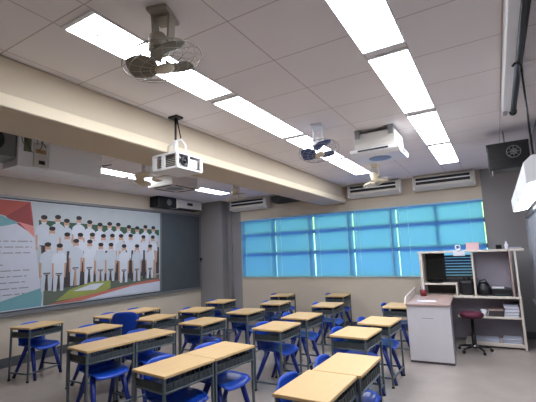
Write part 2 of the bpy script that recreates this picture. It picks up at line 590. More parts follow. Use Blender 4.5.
for k, (cx, cy, a, dl, cl, special, _) in enumerate(desks):
    d = D0 if k == 0 else copy_tree(D0)
    d.location = (cx, cy, 0)
    d.rotation_euler = (0, 0, R(a))
    if k >= 22:
        d.scale = (.94, 1, 1)
    tag(d, dl, 'desk', 'student desks')
    c = C0 if k == 0 else copy_tree(C0)
    jx, ja = chair_jit.get(k, (random.uniform(-.02, .01), random.uniform(-3, 3)))
    ox = -.015 + jx
    rz = R(a + ja)
    c.location = (cx + ox * math.cos(R(a)) - .05 * -math.sin(R(a)), cy + ox * math.sin(R(a)) + .05, 0)
    if special:
        c.location = (-5.10, 4.24, 0)
        rz = R(118)
        c.scale = (1.08, 1.08, 1.14)
    c.rotation_euler = (0, 0, rz)
    tag(c, cl, 'chair', 'blue plastic student chairs')

# ------------------------------------------------------------------ ceiling fans
def make_fan(blade='fanblade', body='fanmetal', guard='fanmetal', rad=.235, plate=.13, tilt=(8, -14), phase=.4):
    """orbit fan under the ceiling; root at the ceiling, disc about 0.36 below"""
    root = thing('ceiling_fan', '', 'fan')
    MB().box(-plate / 2, plate / 2, -plate * .75, plate * .75, -.025, 0, bev=.006).build('ceiling_plate', body, root)
    y = MB()
    for s in (-1, 1):
        y.prism([(s * .055 - .006, -.02), (s * .055 + .006, -.02), (s * .045 + .006, -.2), (s * .045 - .006, -.2)], 'y', -.04, .04)
    y.box(-.05, .05, -.04, .04, -.04, -.02)
    y.build('yoke', body, root)
    hd = bpy.data.objects.new('fan_head', None)
    COL.objects.link(hd)
    hd.parent = root
    hd.location = (0, 0, -.315)
    hd.rotation_euler = (R(tilt[0]), R(tilt[1]), 0)
    MB().lathe([(0, .19), (.03, .19), (.05, .175), (.062, .14), (.066, .09), (.055, .06), (.03, .05), (0, .05)], 20).build('motor_housing', body, hd)
    for k in range(3):
        b = MB()
        a0 = k * 2 * PI / 3 + phase
        def bl(u, v, a0=a0):
            r = .04 + u * (rad - .065)
            half = (.34 + .50 * math.sin(PI * min(1, u * .85 + .12)))
            a = a0 + (v - .5) * 2 * half * .95 + u * .25
            z = .012 + (v - .5) * .055 * (1 - .3 * u)
            return (r * math.cos(a), r * math.sin(a), z)
        b.sheet(bl, 8, 8, .003)
        b.build('blade', blade, hd)
    g = MB()
    def ring(r, z, t=.0032):
        g.tube([(r * math.cos(2 * PI * j / 36), r * math.sin(2 * PI * j / 36), z) for j in range(36)], t, n=5, closed=True)
    ring(rad, .01, .0036)
    for f, z in ((.86, -.022), (.6, -.034), (.36, -.038)):
        ring(rad * f, z, .0022)
    for f, z in ((.86, .038), (.55, .048)):
        ring(rad * f, z, .0022)
    for j in range(16):
        a = 2 * PI * j / 16
        ca, sa = math.cos(a), math.sin(a)
        g.tube([(.05 * ca, .05 * sa, -.04), (rad * .6 * ca, rad * .6 * sa, -.034), (rad * .86 * ca, rad * .86 * sa, -.022), (rad * ca, rad * sa, .01),
                (rad * .86 * ca, rad * .86 * sa, .038), (.075 * ca, .075 * sa, .055)], .0016, n=4)
    g.build('guard_cage', guard, hd)
    MB().lathe([(0, -.052), (.04, -.05), (.058, -.042), (.058, -.034), (0, -.034)], 20).build('hub_cap', 'cream', hd)
    return root
f1 = make_fan(tilt=(4, -12), phase=1.0)
f1.location = (-1.60, 1.54, H)
f1.rotation_euler = (0, 0, R(20))
tag(f1, 'large grey wire-caged fan on the ceiling nearest the camera', 'fan', 'ceiling fans')
f2 = make_fan(blade='fanblue', body='white', guard='alu', tilt=(-15, -12), phase=.9)
f2.location = (-1.66, 4.02, H)
f2.rotation_euler = (0, 0, R(10))
tag(f2, 'ceiling fan with dark blue blades and white body', 'fan', 'ceiling fans')
f3 = make_fan(blade='cream', body='cream', guard='cream')
f3.location = (-1.68, 6.55, H)
tag(f3, 'small cream ceiling fan in front of the middle back-wall air conditioner', 'fan', 'ceiling fans')
f4 = copy_tree(f3)
f4.location = (-4.43, 6.25, H)
tag(f4, 'small cream ceiling fan above the left back-wall air conditioner', 'fan', 'ceiling fans')
f5 = make_fan(blade='cream', body='white', guard='cream', tilt=(-10, -10), phase=.7)
f5.location = (-4.36, 3.86, H)
tag(f5, 'cream ceiling fan left of the caged projector, beyond the beam', 'fan', 'ceiling fans')

# ------------------------------------------------------------------ air conditioners
def make_split_ac(w=1.1):
    """wall/ceiling unit, front to -y, back at y=0, top at z=0"""
    root = thing('air_conditioner', '', 'air conditioner')
    b = MB()
    d, h = .24, .30
    prof = [(0, 0), (-d + .05, 0), (-d, -.05), (-d, -h + .07), (-d + .10, -h), (0, -h)]
    b.prism(prof, 'x', -w / 2, w / 2)
    b.build('body', 'offwhite', root)
    MB().box(-w / 2 + .05, w / 2 - .07, -d - .003, -d + .02, -.105, -.055).build('upper_vent', 'dark', root)
    MB().box(-w / 2 + .05, w / 2 - .07, -d - .003, -d + .02, -.185, -.130).build('lower_vent', 'dark', root)
    MB().box(-w / 2 + .04, w / 2 - .06, -d - .014, -d - .001, -.128, -.107, bev=.002).build('louvre_flap', 'white', root)
    for s in (-1, 1):
        MB().box(s * w / 2 - .012, s * w / 2 + .012, -d + .01, 0, -h + .02, .0, bev=.004).build('end_cap', 'white', root)
    return root
a0 = make_split_ac(1.1)
a0.location = (-0.79, YB - .002, 3.11)
tag(a0, 'white air conditioner on the back wall above the right window blinds', 'air conditioner', 'back wall air conditioners')
a1 = copy_tree(a0)
a1.location = (-2.17, YB - .002, 3.11)
tag(a1, 'white air conditioner on the back wall just right of the beam end', 'air conditioner', 'back wall air conditioners')
a2 = copy_tree(a0)
a2.location = (-5.42, YB - .002, 3.11)
tag(a2, 'white air conditioner on the back wall left of the beam, near the corner column', 'air conditioner', 'back wall air conditioners')
# dark opened unit beside it
dv = thing('ventilation_unit', 'black opened ventilation unit at the back wall, left of the beam end', 'vent', (-4.28, YB - .30, 3.10))
MB().box(-.36, .36, -.05, .30, -.20, -.04, bev=.01).build('casing', 'vent', dv)
MB().box(-.42, .42, -.02, .30, -.04, 0.0).build('top_plate', 'offwhite', dv)
g = MB()
for i in range(7):
    g.box(-.32, .32, -.056, -.05, -.185 + i * .022, -.175 + i * .022)
g.build('grille', 'black', dv)

# ceiling suspended unit right of the blue fan
cs = thing('air_conditioner', 'boxy white air conditioner hung from the ceiling right of the blue fan', 'air conditioner', (-1.14, 4.72, H))
b = MB()
b.box(-.245, .245, -.22, .24, -.27, -.05, bev=.012, seg=2)
b.build('body', 'offwhite', cs)
b = MB()
b.prism([(-.29, -.26), (.28, -.26), (.28, -.30), (.20, -.335), (-.22, -.335), (-.29, -.30)], 'x', -.29, .29)
b.build('bottom_panel', 'white', cs)
MB().box(-.19, .17, -.296, -.285, -.292, -.272).build('outlet_slot', 'dark', cs)
MB().lathe([(0, -.342), (.10, -.342), (.135, -.338), (.14, -.330), (0, -.330)], 28).build('round_inlet', 'alu', cs)
MB().box(.286, .296, -.10, .10, -.30, -.275).build('side_vent', 'dark', cs)
for s in (-1, 1):
    bk = MB()
    bk.box(s * .20 - .012, s * .20 + .012, -.20, .20, -.05, -.0, bev=.003)
    bk.box(s * .20 - .03, s * .20 + .03, -.235, -.20, -.11, -.0)
    bk.build('hanger_bracket', 'alu', cs)

# cassette beyond the projector
c2 = thing('air_conditioner', 'flat white ceiling cassette air conditioner beyond the caged projector', 'air conditioner', (-5.05, 5.15, H))
MB().box(-.27, .27, -.33, .33, -.16, 0, bev=.01).build('body', 'offwhite', c2)
MB().box(-.31, .31, -.37, .37, -.195, -.16, bev=.008).build('bottom_panel', 'offwhite', c2)
MB().lathe([(0, -.202), (.14, -.202), (.16, -.198), (.16, -.19), (0, -.19)], 24).build('round_inlet', 'alu', c2)
for (x0, x1, y0, y1) in ((-.2, .2, -.33, -.29), (-.2, .2, .29, .33), (-.28, -.24, -.24, .24), (.24, .28, -.24, .24)):
    MB().box(x0, x1, y0, y1, -.199, -.192).build('outlet_slot', 'dark', c2)

# long exposed unit left of the beam
ea = thing('air_conditioner', 'long white ceiling air conditioner with its wiring end uncovered, left of the beam', 'air conditioner', (-4.0, 2.3, 2.62))
MB().box(-.3, 0, -.09, .56, 0, .40, bev=.012).build('body', 'white', ea)
e = MB()
e.box(-.3, -.012, -.38, -.09, .0, .40, mi=0)
e.build('opened_end_box', ['white'], ea)
MB().box(-.06, .006, -.235, -.10, .015, .27, bev=.004).build('circuit_plate', 'offwhite', ea)
MB().box(.006, .012, -.185, -.125, .045, .085).build('terminal_block', 'black', ea)
MB().box(.006, .011, -.22, -.115, .16, .20).build('relay_strip', 'copper', ea)
MB().box(-.012, -.004, -.33, -.26, .16, .33).build('circuit_board', 'green', ea)
for k in range(5):
    y0 = -.36 + k * .05
    w = MB()
    pts = []
    for i in range(14):
        t = i / 13
        pts.append((.012 + .012 * math.sin(t * 9 + k), y0 + .03 * math.sin(t * 6 + k * 1.7) + .03 * t, .37 - (.22 if k % 2 else .13) * t + .02 * math.sin(t * 12 + k)))
    w.tube(pts, .0035, n=5)
    w.build('wire', 'black' if k % 2 else 'teal', ea)
MB().box(-.3, -.03, -1.1, -.38, .06, .40, bev=.02).build('duct_section', 'rail', ea)
MB().lathe([(0, 0), (.09, 0), (.11, .015), (.11, .03), (0, .03)], 20, mtx=Matrix.Rotation(PI / 2, 4, 'Y')).build('blower_inlet', 'dark', ea, (-.03, -.62, .22))
MB().tube([(-.02, .575, .17), (.02, .60, .17), (.04, .66, .19)], .008, n=6).build('drain_pipe', 'rail', ea)
for y in (-.3, .5):
    MB().box(-.27, -.23, y - .02, y + .02, .40, .50).build('hanger', 'alu', ea)

# wall unit in the left corner above the dark board
wa = thing('air_conditioner', 'air conditioner high on the left wall above the dark board, its near end black', 'air conditioner', (-6.995, 7.05, 2.86))
MB().box(0, .30, -.15, .78, 0, .24, bev=.012).build('front_panel', 'offwhite', wa)
MB().box(0, .29, -.75, -.15, .005, .25, bev=.01).build('opened_end', 'black', wa)
MB().lathe([(0, 0), (.05, 0), (.075, .012), (.08, .02), (.06, .022), (0, .006)], 20, mtx=Matrix.Rotation(PI / 2, 4, 'Y')).build('blower_inlet', 'rail', wa, (.29, -.42, .12))
MB().box(.30, .304, .22, .42, .10, .17).build('display_window', 'dark', wa)
MB().box(.05, .302, -.10, .74, -.003, .02).build('outlet_slot', 'dark', wa)

# ------------------------------------------------------------------ projector in its cage
PZ = 2.525
pj = thing('projector', 'white projector in a hanging security cage in front of the beam', 'projector', (-2.74, 2.84, PZ))
bx, by, bh = .16, .175, .145
MB().box(-bx + .03, bx - .02, -by + .035, by - .035, .015, .125, bev=.015, seg=2).build('projector_body', 'offwhite', pj)
lz = Matrix.Rotation(PI / 2, 4, 'Y')
MB().lathe([(0, .0), (.042, .0), (.048, .01), (.048, .03), (.038, .034), (.030, .024), (0, .022)], 24, mtx=lz).build('lens', ['black'], pj, (bx - .024, -.07, .075))
MB().lathe([(0, .0), (.026, .0), (.024, .006), (0, .012)], 20, mtx=lz).build('lens_glass', ['lensglass'], pj, (bx + .0, -.07, .075))
MB().box(bx - .022, bx - .012, -.015, .13, .03, .115).build('front_label_panel', 'paper', pj)
MB().box(bx - .022, bx - .012, -.135, -.122, .05, .10).build('indicator_strip', 'dark', pj)
vg = MB()
for i in range(5):
    vg.box(-.12, .12, -by + .031, -by + .037, .03 + i * .018, .038 + i * .018)
vg.build('side_vent', 'dark', pj)
cg = MB()
t = .012
for sx in (-1, 1):
    for sy in (-1, 1):
        cg.box(sx * bx - t, sx * bx + t, sy * by - t, sy * by + t, 0, bh)
for z in (.0, bh):
    for sy in (-1, 1):
        cg.box(-bx, bx, sy * by - t, sy * by + t, z - t * .7, z + t * .7)
    for sx in (-1, 1):
        cg.box(sx * bx - t, sx * bx + t, -by, by, z - t * .7, z + t * .7)
cg.box(-.05, .0, -by - .004, -by + .006, 0, bh)
cg.box(-.135, -.12, -by - .004, -by + .006, 0, bh)
cg.box(bx - .002, bx + .008, -.03, -.01, 0, bh)
cg.box(-bx, bx, -by, by, -.01, .004)
cg.box(-bx, bx, -by, by, bh - .002, bh + .008)
cg.build('cage', 'white', pj)
HP = H - PZ
pl = MB()
pl.tube([(-.03, 0, bh), (-.03, 0, HP)], .012, n=10)
pl.build('drop_pole', 'black', pj)
MB().box(-.09, .03, -.05, .05, HP - .02, HP).build('ceiling_plate', 'black', pj)
MB().tube([(-.03, 0, bh + .008), (-.03, 0, bh + .19)], .026, n=12).build('pole_sleeve', 'white', pj)
MB().tube([(-.03, .02, HP - .02), (.0, .03, .42), (.02, .03, .34)], .007, n=6).build('cable', 'black', pj)
MB().tube([(-.02, 0, bh + .19), (.03, .02, bh + .20), (.06, .05, bh + .14), (.06, .06, bh + .06), (.03, .07, bh)], .010, n=8).build('cable', 'white', pj)
MB().tube([(-.04, -.02, bh + .17), (-.09, -.04, bh + .13), (-.10, -.05, bh)], .010, n=8).build('cable', 'offwhite', pj)

# ------------------------------------------------------------------ board and banner on the left wall
bd = thing('wall_board', 'long dark grey board on the left wall with the class banner hung over it', 'board', (-7.0, 4.8, .84))
MB().box(0, .018, -3.6, 3.26, 0, 1.94).build('board_surface', 'slate', bd)
fr = MB()
fr.box(0, .045, -3.62, 3.28, 1.91, 1.96, bev=.004)
fr.box(0, .045, -3.62, 3.28, -.03, .015, bev=.004)
fr.box(0, .045, 3.24, 3.28, -.03, 1.96, bev=.004)
fr.box(0, .040, 1.815, 1.85, .02, 1.92, bev=.004)
fr.build('frame', 'rail', bd)
MB().box(0, .06, -3.62, 3.28, -.042, -.026, bev=.004).build('chalk_ledge', 'rail', bd)

PM = []
def pm(name, rgb):
    PM.append(mat('print_' + name, rgb, 0.55, var=0.03, scale=6))
    return len(PM) - 1
p_white = pm('white', (196, 200, 214)); p_bg = pm('pale_wall', (176, 184, 190)); p_red = pm('red', (170, 72, 60))
p_dred = pm('dark_red', (140, 50, 52)); p_pink = pm('pink', (206, 130, 128)); p_teal = pm('teal', (110, 160, 170))
p_green = pm('green', (48, 84, 64)); p_grass = pm('grass', (150, 158, 84)); p_hair = pm('hair', (34, 28, 32))
p_skin = pm('skin', (188, 148, 128)); p_shirt = pm('shirt', (202, 208, 220)); p_shirt2 = pm('shirt_blue_grey', (188, 196, 208))  # second shirt is a greyer-blue cloth tint, picked at random per figure
p_dark = pm('dark_gap', (66, 58, 62)); p_text = pm('text_grey', (142, 140, 152)); p_stripe = pm('salmon', (190, 110, 98)); p_lawn = pm('dark_lawn', (96, 104, 92))
bn = MB()
XB = -6.98
layer = [0]
def poly(pts, mi, lift=1):
    """flat printed patch on the banner: pts are (y, z)"""
    layer[0] += lift
    x = XB + .004 + layer[0] * .00006
    bn.prism(pts, 'x', XB, x, mi)
def ell(cy, cz, ry, rz, mi, n=12):
    poly([(cy + ry * math.cos(2 * PI * j / n), cz + rz * math.sin(2 * PI * j / n)) for j in range(n)], mi)
bn.box(XB, XB + .004, 1.9, 6.61, .885, 2.735, mi=p_white)
# left text panel
poly([(1.95, 2.72), (3.59, 2.72), (3.70, 2.12), (3.30, 2.42), (2.6, 2.60), (1.95, 2.5)], p_red)
poly([(3.20, 2.44), (3.56, 2.70), (3.70, 2.12)], p_dred)
poly([(3.40, 2.36), (3.66, 2.30), (3.70, 2.08)], p_pink)
poly([(1.95, 2.30), (3.12, 2.46), (3.42, 2.34), (3.10, 2.26), (1.95, 2.0)], p_teal)
rt = random.Random(3)
for i in range(10):
    z = 2.02 - i * .098
    y = 2.15
    end = rt.choice([3.62, 3.50, 3.30, 3.58, 3.2, 3.40, 3.56, 3.1]) if i > 1 else 3.64
    while y < end:
        L = rt.uniform(.05, .17)
        poly([(y, z), (min(y + L, end), z), (min(y + L, end), z + .018), (y, z + .018)], p_text, 0)
        y += L + .03
poly([(2.6, .90), (3.85, .90), (3.86, 1.22), (3.30, 1.08)], p_teal)
# class photograph
poly([(3.60, 2.72), (6.60, 2.72), (6.60, .90), (3.88, .90), (3.68, 2.12)], p_bg)
poly([(3.74, 2.41), (6.58, 2.33), (6.58, 2.20), (3.76, 2.24)], p_green)
poly([(3.86, 2.0), (6.58, 1.9), (6.58, 1.30), (3.90, 1.10)], p_dark)
poly([(3.88, 1.16), (6.59, 1.28), (6.59, .9), (3.88, .9)], p_lawn)
def person(y, z, s, legs, rr):
    """printed figure: z is the head centre, s the head half height, legs the foot height or None"""
    sh = p_shirt if rr.random() < .65 else p_shirt2
    bw = s * 1.42
    zs = z - s * 1.15
    zh = zs - s * 4.4
    if legs is not None:
        for q in (-1, 1):
            poly([(y + q * bw * .14, zh - .02), (y + q * bw * .82, zh + .02), (y + q * bw * .74, legs), (y + q * bw * .30, legs)], sh, 1)
    for q in (-1, 1):
        poly([(y + q * bw * .85, zs - s * 1.4), (y + q * bw * 1.12, zs - s * 1.4), (y + q * bw * 1.0, zh - s * .6), (y + q * bw * .72, zh - s * .6)], p_skin, 0)
    poly([(y - bw * .45, zs + s * .2), (y + bw * .45, zs + s * .2), (y + bw * 1.0, zs - s * .4), (y + bw * 1.15, zs - s * 1.9),
          (y + bw * .8, zs - s * 2.0), (y + bw * .8, zh), (y - bw * .8, zh), (y - bw * .8, zs - s * 2.0), (y - bw * 1.15, zs - s * 1.9), (y - bw * 1.0, zs - s * .4)], sh)
    ell(y, z - s * .2, s * .62, s * .9, p_skin)
    poly([(y - s * .5, z - s * .52), (y + s * .5, z - s * .52), (y + s * .35, z - s * 1.0), (y - s * .35, z - s * 1.0)], p_white)
    ell(y, z + s * .52, s * .68, s * .47, p_hair)
    poly([(y - bw * .5, zh + .01), (y + bw * .5, zh + .01), (y + bw * .5, zh + .03), (y - bw * .5, zh + .03)], p_dark, 0)
rp = random.Random(5)
back = [(3.83, 2.43), (4.07, 2.45), (4.28, 2.40), (4.5, 2.45), (4.74, 2.41), (4.97, 2.38), (5.21, 2.37), (5.43, 2.37), (5.69, 2.36), (5.91, 2.34), (6.14, 2.35), (6.38, 2.35)]
mid = [(4.0, 2.24), (4.27, 2.14), (4.53, 2.14), (4.81, 2.15), (5.07, 2.13), (5.28, 2.14), (5.51, 2.14), (5.75, 2.15), (6.09, 2.13), (6.39, 2.13)]
front = [(3.92, 1.95, 1.15), (4.14, 1.93, 1.13), (4.46, 2.02, 1.2), (4.75, 2.01, 1.2), (5.0, 1.95, 1.24), (5.24, 1.95, 1.22), (5.57, 1.92, 1.17), (5.92, 1.92, 1.17), (6.3, 1.92, 1.21)]
for y, z in back: person(y + rp.uniform(-.02, .02), z - .02 + rp.uniform(-.02, .02), .088, None, rp)
poly([(3.80, 1.95), (6.58, 1.92), (6.58, 1.5), (3.85, 1.4)], p_dark)
for y, z in mid: person(y + rp.uniform(-.02, .02), z - .02, .088, None, rp)
for k in range(16): poly([(3.95 + k * .165, 1.85), (4.0 + k * .165, 1.85), (4.01 + k * .165, 1.2), (3.95 + k * .165, 1.2)], p_dark if k % 3 else p_skin)
for y, z, l in front: person(y, z - .02, .088, l, rp)
poly([(4.10, .95), (4.35, 1.13), (4.8, 1.24), (5.24, 1.24), (5.24, 1.08), (5.0, 1.0)], p_grass)
poly([(4.42, 1.10), (4.8, 1.20), (5.1, 1.20), (4.9, 1.08)], p_shirt)
poly([(3.95, .905), (6.6, .905), (6.6, 1.17), (6.2, 1.16), (5.1, 1.04)], p_stripe)
poly([(4.6, .905), (6.6, .905), (6.6, 1.12), (5.8, 1.08)], p_white)
bo = bn.build('class_banner', PM)
tag(bo, 'white banner with a class photograph and red and teal shapes on the left wall board', 'banner')
# hook by the column
hk = MB()
hk.box(-6.26 - .02, -6.26 + .0, 8.07, 8.10, 1.55, 1.63)
sw = thing('wall_switch', 'small black knob on the edge between dark board and corner column', 'knob', (-6.955, 8.055, 1.59))
MB().lathe([(0, 0), (.035, 0), (.04, .02), (.025, .045), (0, .05)], 14, mtx=Matrix.Rotation(PI / 2, 4, 'Y')).build('knob_body', 'black', sw)
MB().box(-.003, .003, -.02, .02, -.07, -.02).build('knob_tab', 'black', sw)
hk.bm.free()

# ------------------------------------------------------------------ teacher lectern and counter
lc = thing('teacher_lectern', 'white panelled teacher lectern standing in front of the counter', 'lectern', (-.965, 6.12, 0), R(3))
MB().box(-.30, .29, 0, .03, .03, .81, bev=.004).build('front_panel', 'laminate', lc)
MB().box(-.30, .29, .004, .026, 0, .03).build('plinth', 'hutchdk', lc)
MB().box(-.30, -.27, .03, 1.20, 0, .80, bev=.003).build('side_panel', 'laminate', lc)
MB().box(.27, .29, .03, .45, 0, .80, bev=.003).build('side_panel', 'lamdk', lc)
MB().box(-.31, .30, -.02, 1.22, .81, .84, bev=.006, seg=2).build('desktop', 'pinktop', lc)
up = MB()
up.prism([(-.02, .84), (.04, .90), (.10, .93), (1.2, .97), (1.2, .84)], 'x', -.325, -.305)
up.build('raised_side_lip', 'edge', lc)
MB().box(-.10, .06, -.003, .0, .63, .64).build('faint_mark', 'lamdk', lc)

ct = thing('teacher_counter', 'tall pale counter unit with open shelves under the right window', 'shelf unit', (0, 7.40, 0))
def part(name, m, *a, **k):
    bev = k.pop('bev', .003)
    q = MB()
    q.box(*a, bev=bev)
    return q.build(name, m, ct)
part('worktop', 'edge', -1.24, .25, -.02, .44, .79, .825)
part('top_shelf', 'edge', -1.26, .36, -.01, .42, 1.555, 1.59)
part('side_panel', 'edge', -1.24, -1.19, 0, .40, .825, 1.555)
part('side_panel', 'edge', .215, .25, -.01, .44, 0, .79)
part('side_panel', 'edge', .215, .245, 0, .40, .825, 1.555)
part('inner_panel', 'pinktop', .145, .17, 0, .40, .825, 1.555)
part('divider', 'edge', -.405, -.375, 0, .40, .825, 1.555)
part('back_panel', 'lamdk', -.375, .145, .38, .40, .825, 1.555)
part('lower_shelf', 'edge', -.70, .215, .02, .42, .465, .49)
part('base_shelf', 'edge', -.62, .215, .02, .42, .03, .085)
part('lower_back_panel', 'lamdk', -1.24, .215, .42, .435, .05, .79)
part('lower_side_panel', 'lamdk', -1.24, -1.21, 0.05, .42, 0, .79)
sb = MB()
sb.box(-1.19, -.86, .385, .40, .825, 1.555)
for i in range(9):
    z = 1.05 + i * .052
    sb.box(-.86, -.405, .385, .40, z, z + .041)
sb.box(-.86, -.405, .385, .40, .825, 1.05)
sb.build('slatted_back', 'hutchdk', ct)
part('monitor_riser', 'edge', -1.19, -.66, .0, .36, 1.005, 1.03)
part('riser_leg', 'edge', -.685, -.66, .0, .36, .825, 1.005)

CY = 7.40
mo = thing('monitor', 'dark computer monitor on the riser in the left counter bay', 'monitor', (-1.0, CY + .16, 1.03))
MB().box(-.15, .15, -.025, .02, .06, .43, bev=.008).build('screen_housing', 'black', mo)
MB().box(-.135, .135, -.028, -.024, .08, .41).build('screen', 'screen', mo)
MB().box(-.03, .03, -.01, .02, .0, .10).build('stand', 'black', mo)
MB().box(-.10, .10, -.07, .08, 0, .012, bev=.004).build('foot', 'black', mo)
bagm = MB()
bagm.lathe([(0, 0), (.10, 0), (.12, .04), (.115, .12), (.085, .19), (.03, .22), (0, .222)], 18)
bg = thing('black_bag', 'round black bag on the counter right of the divider', 'bag', (-.27, CY + .15, .825))
bagm.build('bag_body', 'black', bg)
MB().tube([(-.06, 0, .19), (-.04, -.02, .25), (.03, -.02, .26), (.06, 0, .20)], .012, n=8).build('handle', 'black', bg)
bg2 = thing('black_case', 'dark soft case behind the monitor riser, left of the divider', 'case', (-.52, CY + .2, .825))
MB().box(-.11, .10, -.1, .12, 0, .26, bev=.05, seg=3).build('case_body', 'black', bg2)
MB().tube([(-.05, 0, .25), (-.03, 0, .31), (.03, 0, .31), (.05, 0, .25)], .01, n=8).build('handle', 'black', bg2)
pr = thing('document_scanner', 'low dark machine with a white lid in the right counter bay', 'scanner', (-.02, CY + .19, .825))
MB().box(-.14, .15, -.14, .14, 0, .12, bev=.012, seg=2).build('machine_body', 'black', pr)
MB().box(-.13, .05, -.11, .12, .12, .135, bev=.005).build('lid', 'paper', pr)
MB().box(-.09, .10, -.145, -.138, .02, .04).build('paper_slot', 'teal', pr)
# papers on the shelves
def stack(x, y, z, w, d, n, label, m2, seed, group=None, rot=0):
    rr = random.Random(seed)
    for i in range(n):
        h = rr.uniform(.018, .032)
        o = MB()
        o.box(-w / 2, w / 2, -d / 2, d / 2, 0, h, bev=.002)
        ob = o.build('paper_stack', m2[i % len(m2)], None, (x + rr.uniform(-.012, .012), y + rr.uniform(-.01, .01), z))
        ob.rotation_euler = (0, 0, R(rr.uniform(-5, 5)) + rot)
        z += h
        place = 'bottom' if i == 0 else ('topmost' if i == n - 1 else ['second', 'third', 'fourth', 'fifth', 'sixth', 'seventh'][i - 1] + ' from the bottom')
        tag(ob, label % place, 'papers', group)
stack(.10, CY + .20, .49, .20, .27, 8, 'paper bundle on the right of the middle shelf, %s of its pile', ['paper', 'paperblue'], 4, 'paper pile on the middle shelf')
stack(.06, CY + .19, .085, .26, .28, 3, 'paper bundle on the right of the bottom shelf, %s of its pile', ['paperblue', 'paper'], 9, 'right paper pile on the bottom shelf')
stack(-.30, CY + .19, .085, .34, .26, 2, 'paper bundle on the left of the bottom shelf, %s of its pile', ['paperblue'], 12, 'left paper pile on the bottom shelf')
cb = thing('carton_box', 'dark brown carton on the middle shelf left of the paper pile', 'box', (-.12, CY + .22, .49))
MB().box(-.12, .10, -.12, .12, 0, .11, bev=.004).build('box_body', 'hutchdk', cb)
MB().box(-.125, .105, -.125, .125, .09, .115, bev=.003).build('lid', 'pinktop', cb)
cu = thing('white_cup', 'small white cup on the middle shelf beside the maroon stool seat', 'cup', (-.31, CY + .10, .49))
MB().lathe([(0, 0), (.035, 0), (.045, .11), (.041, .11), (.032, .008), (0, .008)], 16).build('cup_body', 'paper', cu)
MB().tube([(.04, 0, .09), (.07, 0, .08), (.07, 0, .04), (.037, 0, .03)], .006, n=6).build('cup_handle', 'paper', cu)
# items on the top shelf
TZ = 1.59
cd = thing('card_box', 'pale pink card box on the counter top in front of the blind', 'box', (-.37, CY + .15, TZ))
MB().box(-.10, .10, -.05, .06, 0, .125, bev=.003).build('box_body', 'pink', cd)
MB().box(-.103, .103, -.053, .063, .115, .13, bev=.002).build('lid', 'pink', cd)
rl = thing('tape_roll', 'white ring of tape standing on the counter top left of the pink box', 'tape', (-.60, CY + .12, TZ + .05))
MB().tube([(.036 * math.cos(2 * PI * j / 24), 0, .036 * math.sin(2 * PI * j / 24)) for j in range(24)], .014, n=8, closed=True).build('tape_ring', 'paper', rl)
bt = thing('white_bottle', 'small white bottle standing on the right of the counter top', 'bottle', (.13, CY + .15, TZ))
MB().lathe([(0, 0), (.026, 0), (.028, .01), (.028, .075), (.012, .095), (.012, .115), (0, .115)], 16).build('bottle_body', 'paper', bt)
MB().lathe([(0, .115), (.014, .115), (.014, .132), (0, .132)], 12).build('cap', 'paperblue', bt)
bk = thing('black_clock', 'small black box on the counter top left of the white bottle', 'clock', (.02, CY + .16, TZ))
MB().box(-.045, .045, -.03, .03, 0, .075, bev=.008).build('clock_body', 'black', bk)
MB().box(-.035, .035, -.033, -.029, .015, .06).build('clock_face', 'screen', bk)
kb = thing('grey_tray', 'flat pale tray at the right end of the counter top', 'tray', (.25, CY + .16, TZ))
MB().box(-.08, .08, -.08, .08, 0, .012, bev=.003).build('tray_base', 'paperblue', kb)
rim = MB()
rim.tube([(-.08, -.08, .02), (.08, -.08, .02), (.08, .08, .02), (-.08, .08, .02)], .008, n=6, closed=True)
rim.build('tray_rim', 'paperblue', kb)
nt_ = thing('paper_notice', 'white paper notice hanging from the counter top edge', 'notice', (-.58, CY - .012, 1.585))
MB().box(-.09, .09, -.003, 0, -.085, 0).build('notice_sheet', 'paper', nt_)
MB().box(-.02, .02, -.005, -.003, -.014, .002).build('tape_strip', 'paperblue', nt_)
# items on the lectern
ps = MB()
ps.box(-.14, .12, -.09, .09, 0, .006, bev=.001)
o = ps.build('paper_sheet', 'paper', None, (-1.02, 6.45, .84))
o.rotation_euler = (0, 0, R(12))
tag(o, 'white sheet of paper lying on the lectern top', 'paper')
rc = thing('pen_cup', 'dark red pen cup at the back left of the lectern top', 'pen cup', (-1.18, 7.16, .84))
MB().lathe([(0, 0), (.05, 0), (.055, .10), (.05, .10), (.045, .01), (0, .01)], 16).build('cup_body', 'red', rc)
for k in range(4):
    a = k * 1.6
    MB().tube([(.02 * math.cos(a), .02 * math.sin(a), .012), (.04 * math.cos(a), .04 * math.sin(a), .16)], .005, n=6).build('pen', ['black', 'paper', 'red', 'blue'][k], rc)
# stool
st = thing('swivel_stool', 'round maroon swivel stool with black star base beside the lectern', 'stool', (-.47, 7.08, 0))
MB().lathe([(0, .53), (.15, .53), (.175, .545), (.175, .585), (.15, .605), (0, .61)], 28).build('seat', 'maroon', st)
MB().lathe([(0, .515), (.10, .515), (.10, .53), (0, .53)], 20).build('seat_plate', 'black', st)
MB().lathe([(0, .06), (.035, .06), (.035, .28), (.022, .28), (.022, .52), (0, .52)], 16).build('gas_column', 'black', st)
MB().lathe([(0, .075), (.05, .075), (.055, .09), (.05, .105), (0, .105)], 18).build('hub_ring', 'chrome', st)
for k in range(5):
    a = 2 * PI * k / 5 + .3
    lg = MB()
    lg.tube([(.03 * math.cos(a), .03 * math.sin(a), .09), (.15 * math.cos(a), .15 * math.sin(a), .075), (.24 * math.cos(a), .24 * math.sin(a), .06)], .02, n=8, r1=.014)
    l = lg.build('base_leg', 'black', st)
    MB().lathe([(0, -.012), (.026, -.012), (.026, .012), (0, .012)], 14, mtx=Matrix.Rotation(a, 4, 'Z') @ Matrix.Rotation(PI / 2, 4, 'Y') if False else Matrix.Rotation(a + PI / 2, 4, 'Z') @ Matrix.Rotation(PI / 2, 4, 'Y')).build('caster', 'black', l, (.24 * math.cos(a), .24 * math.sin(a), .026))

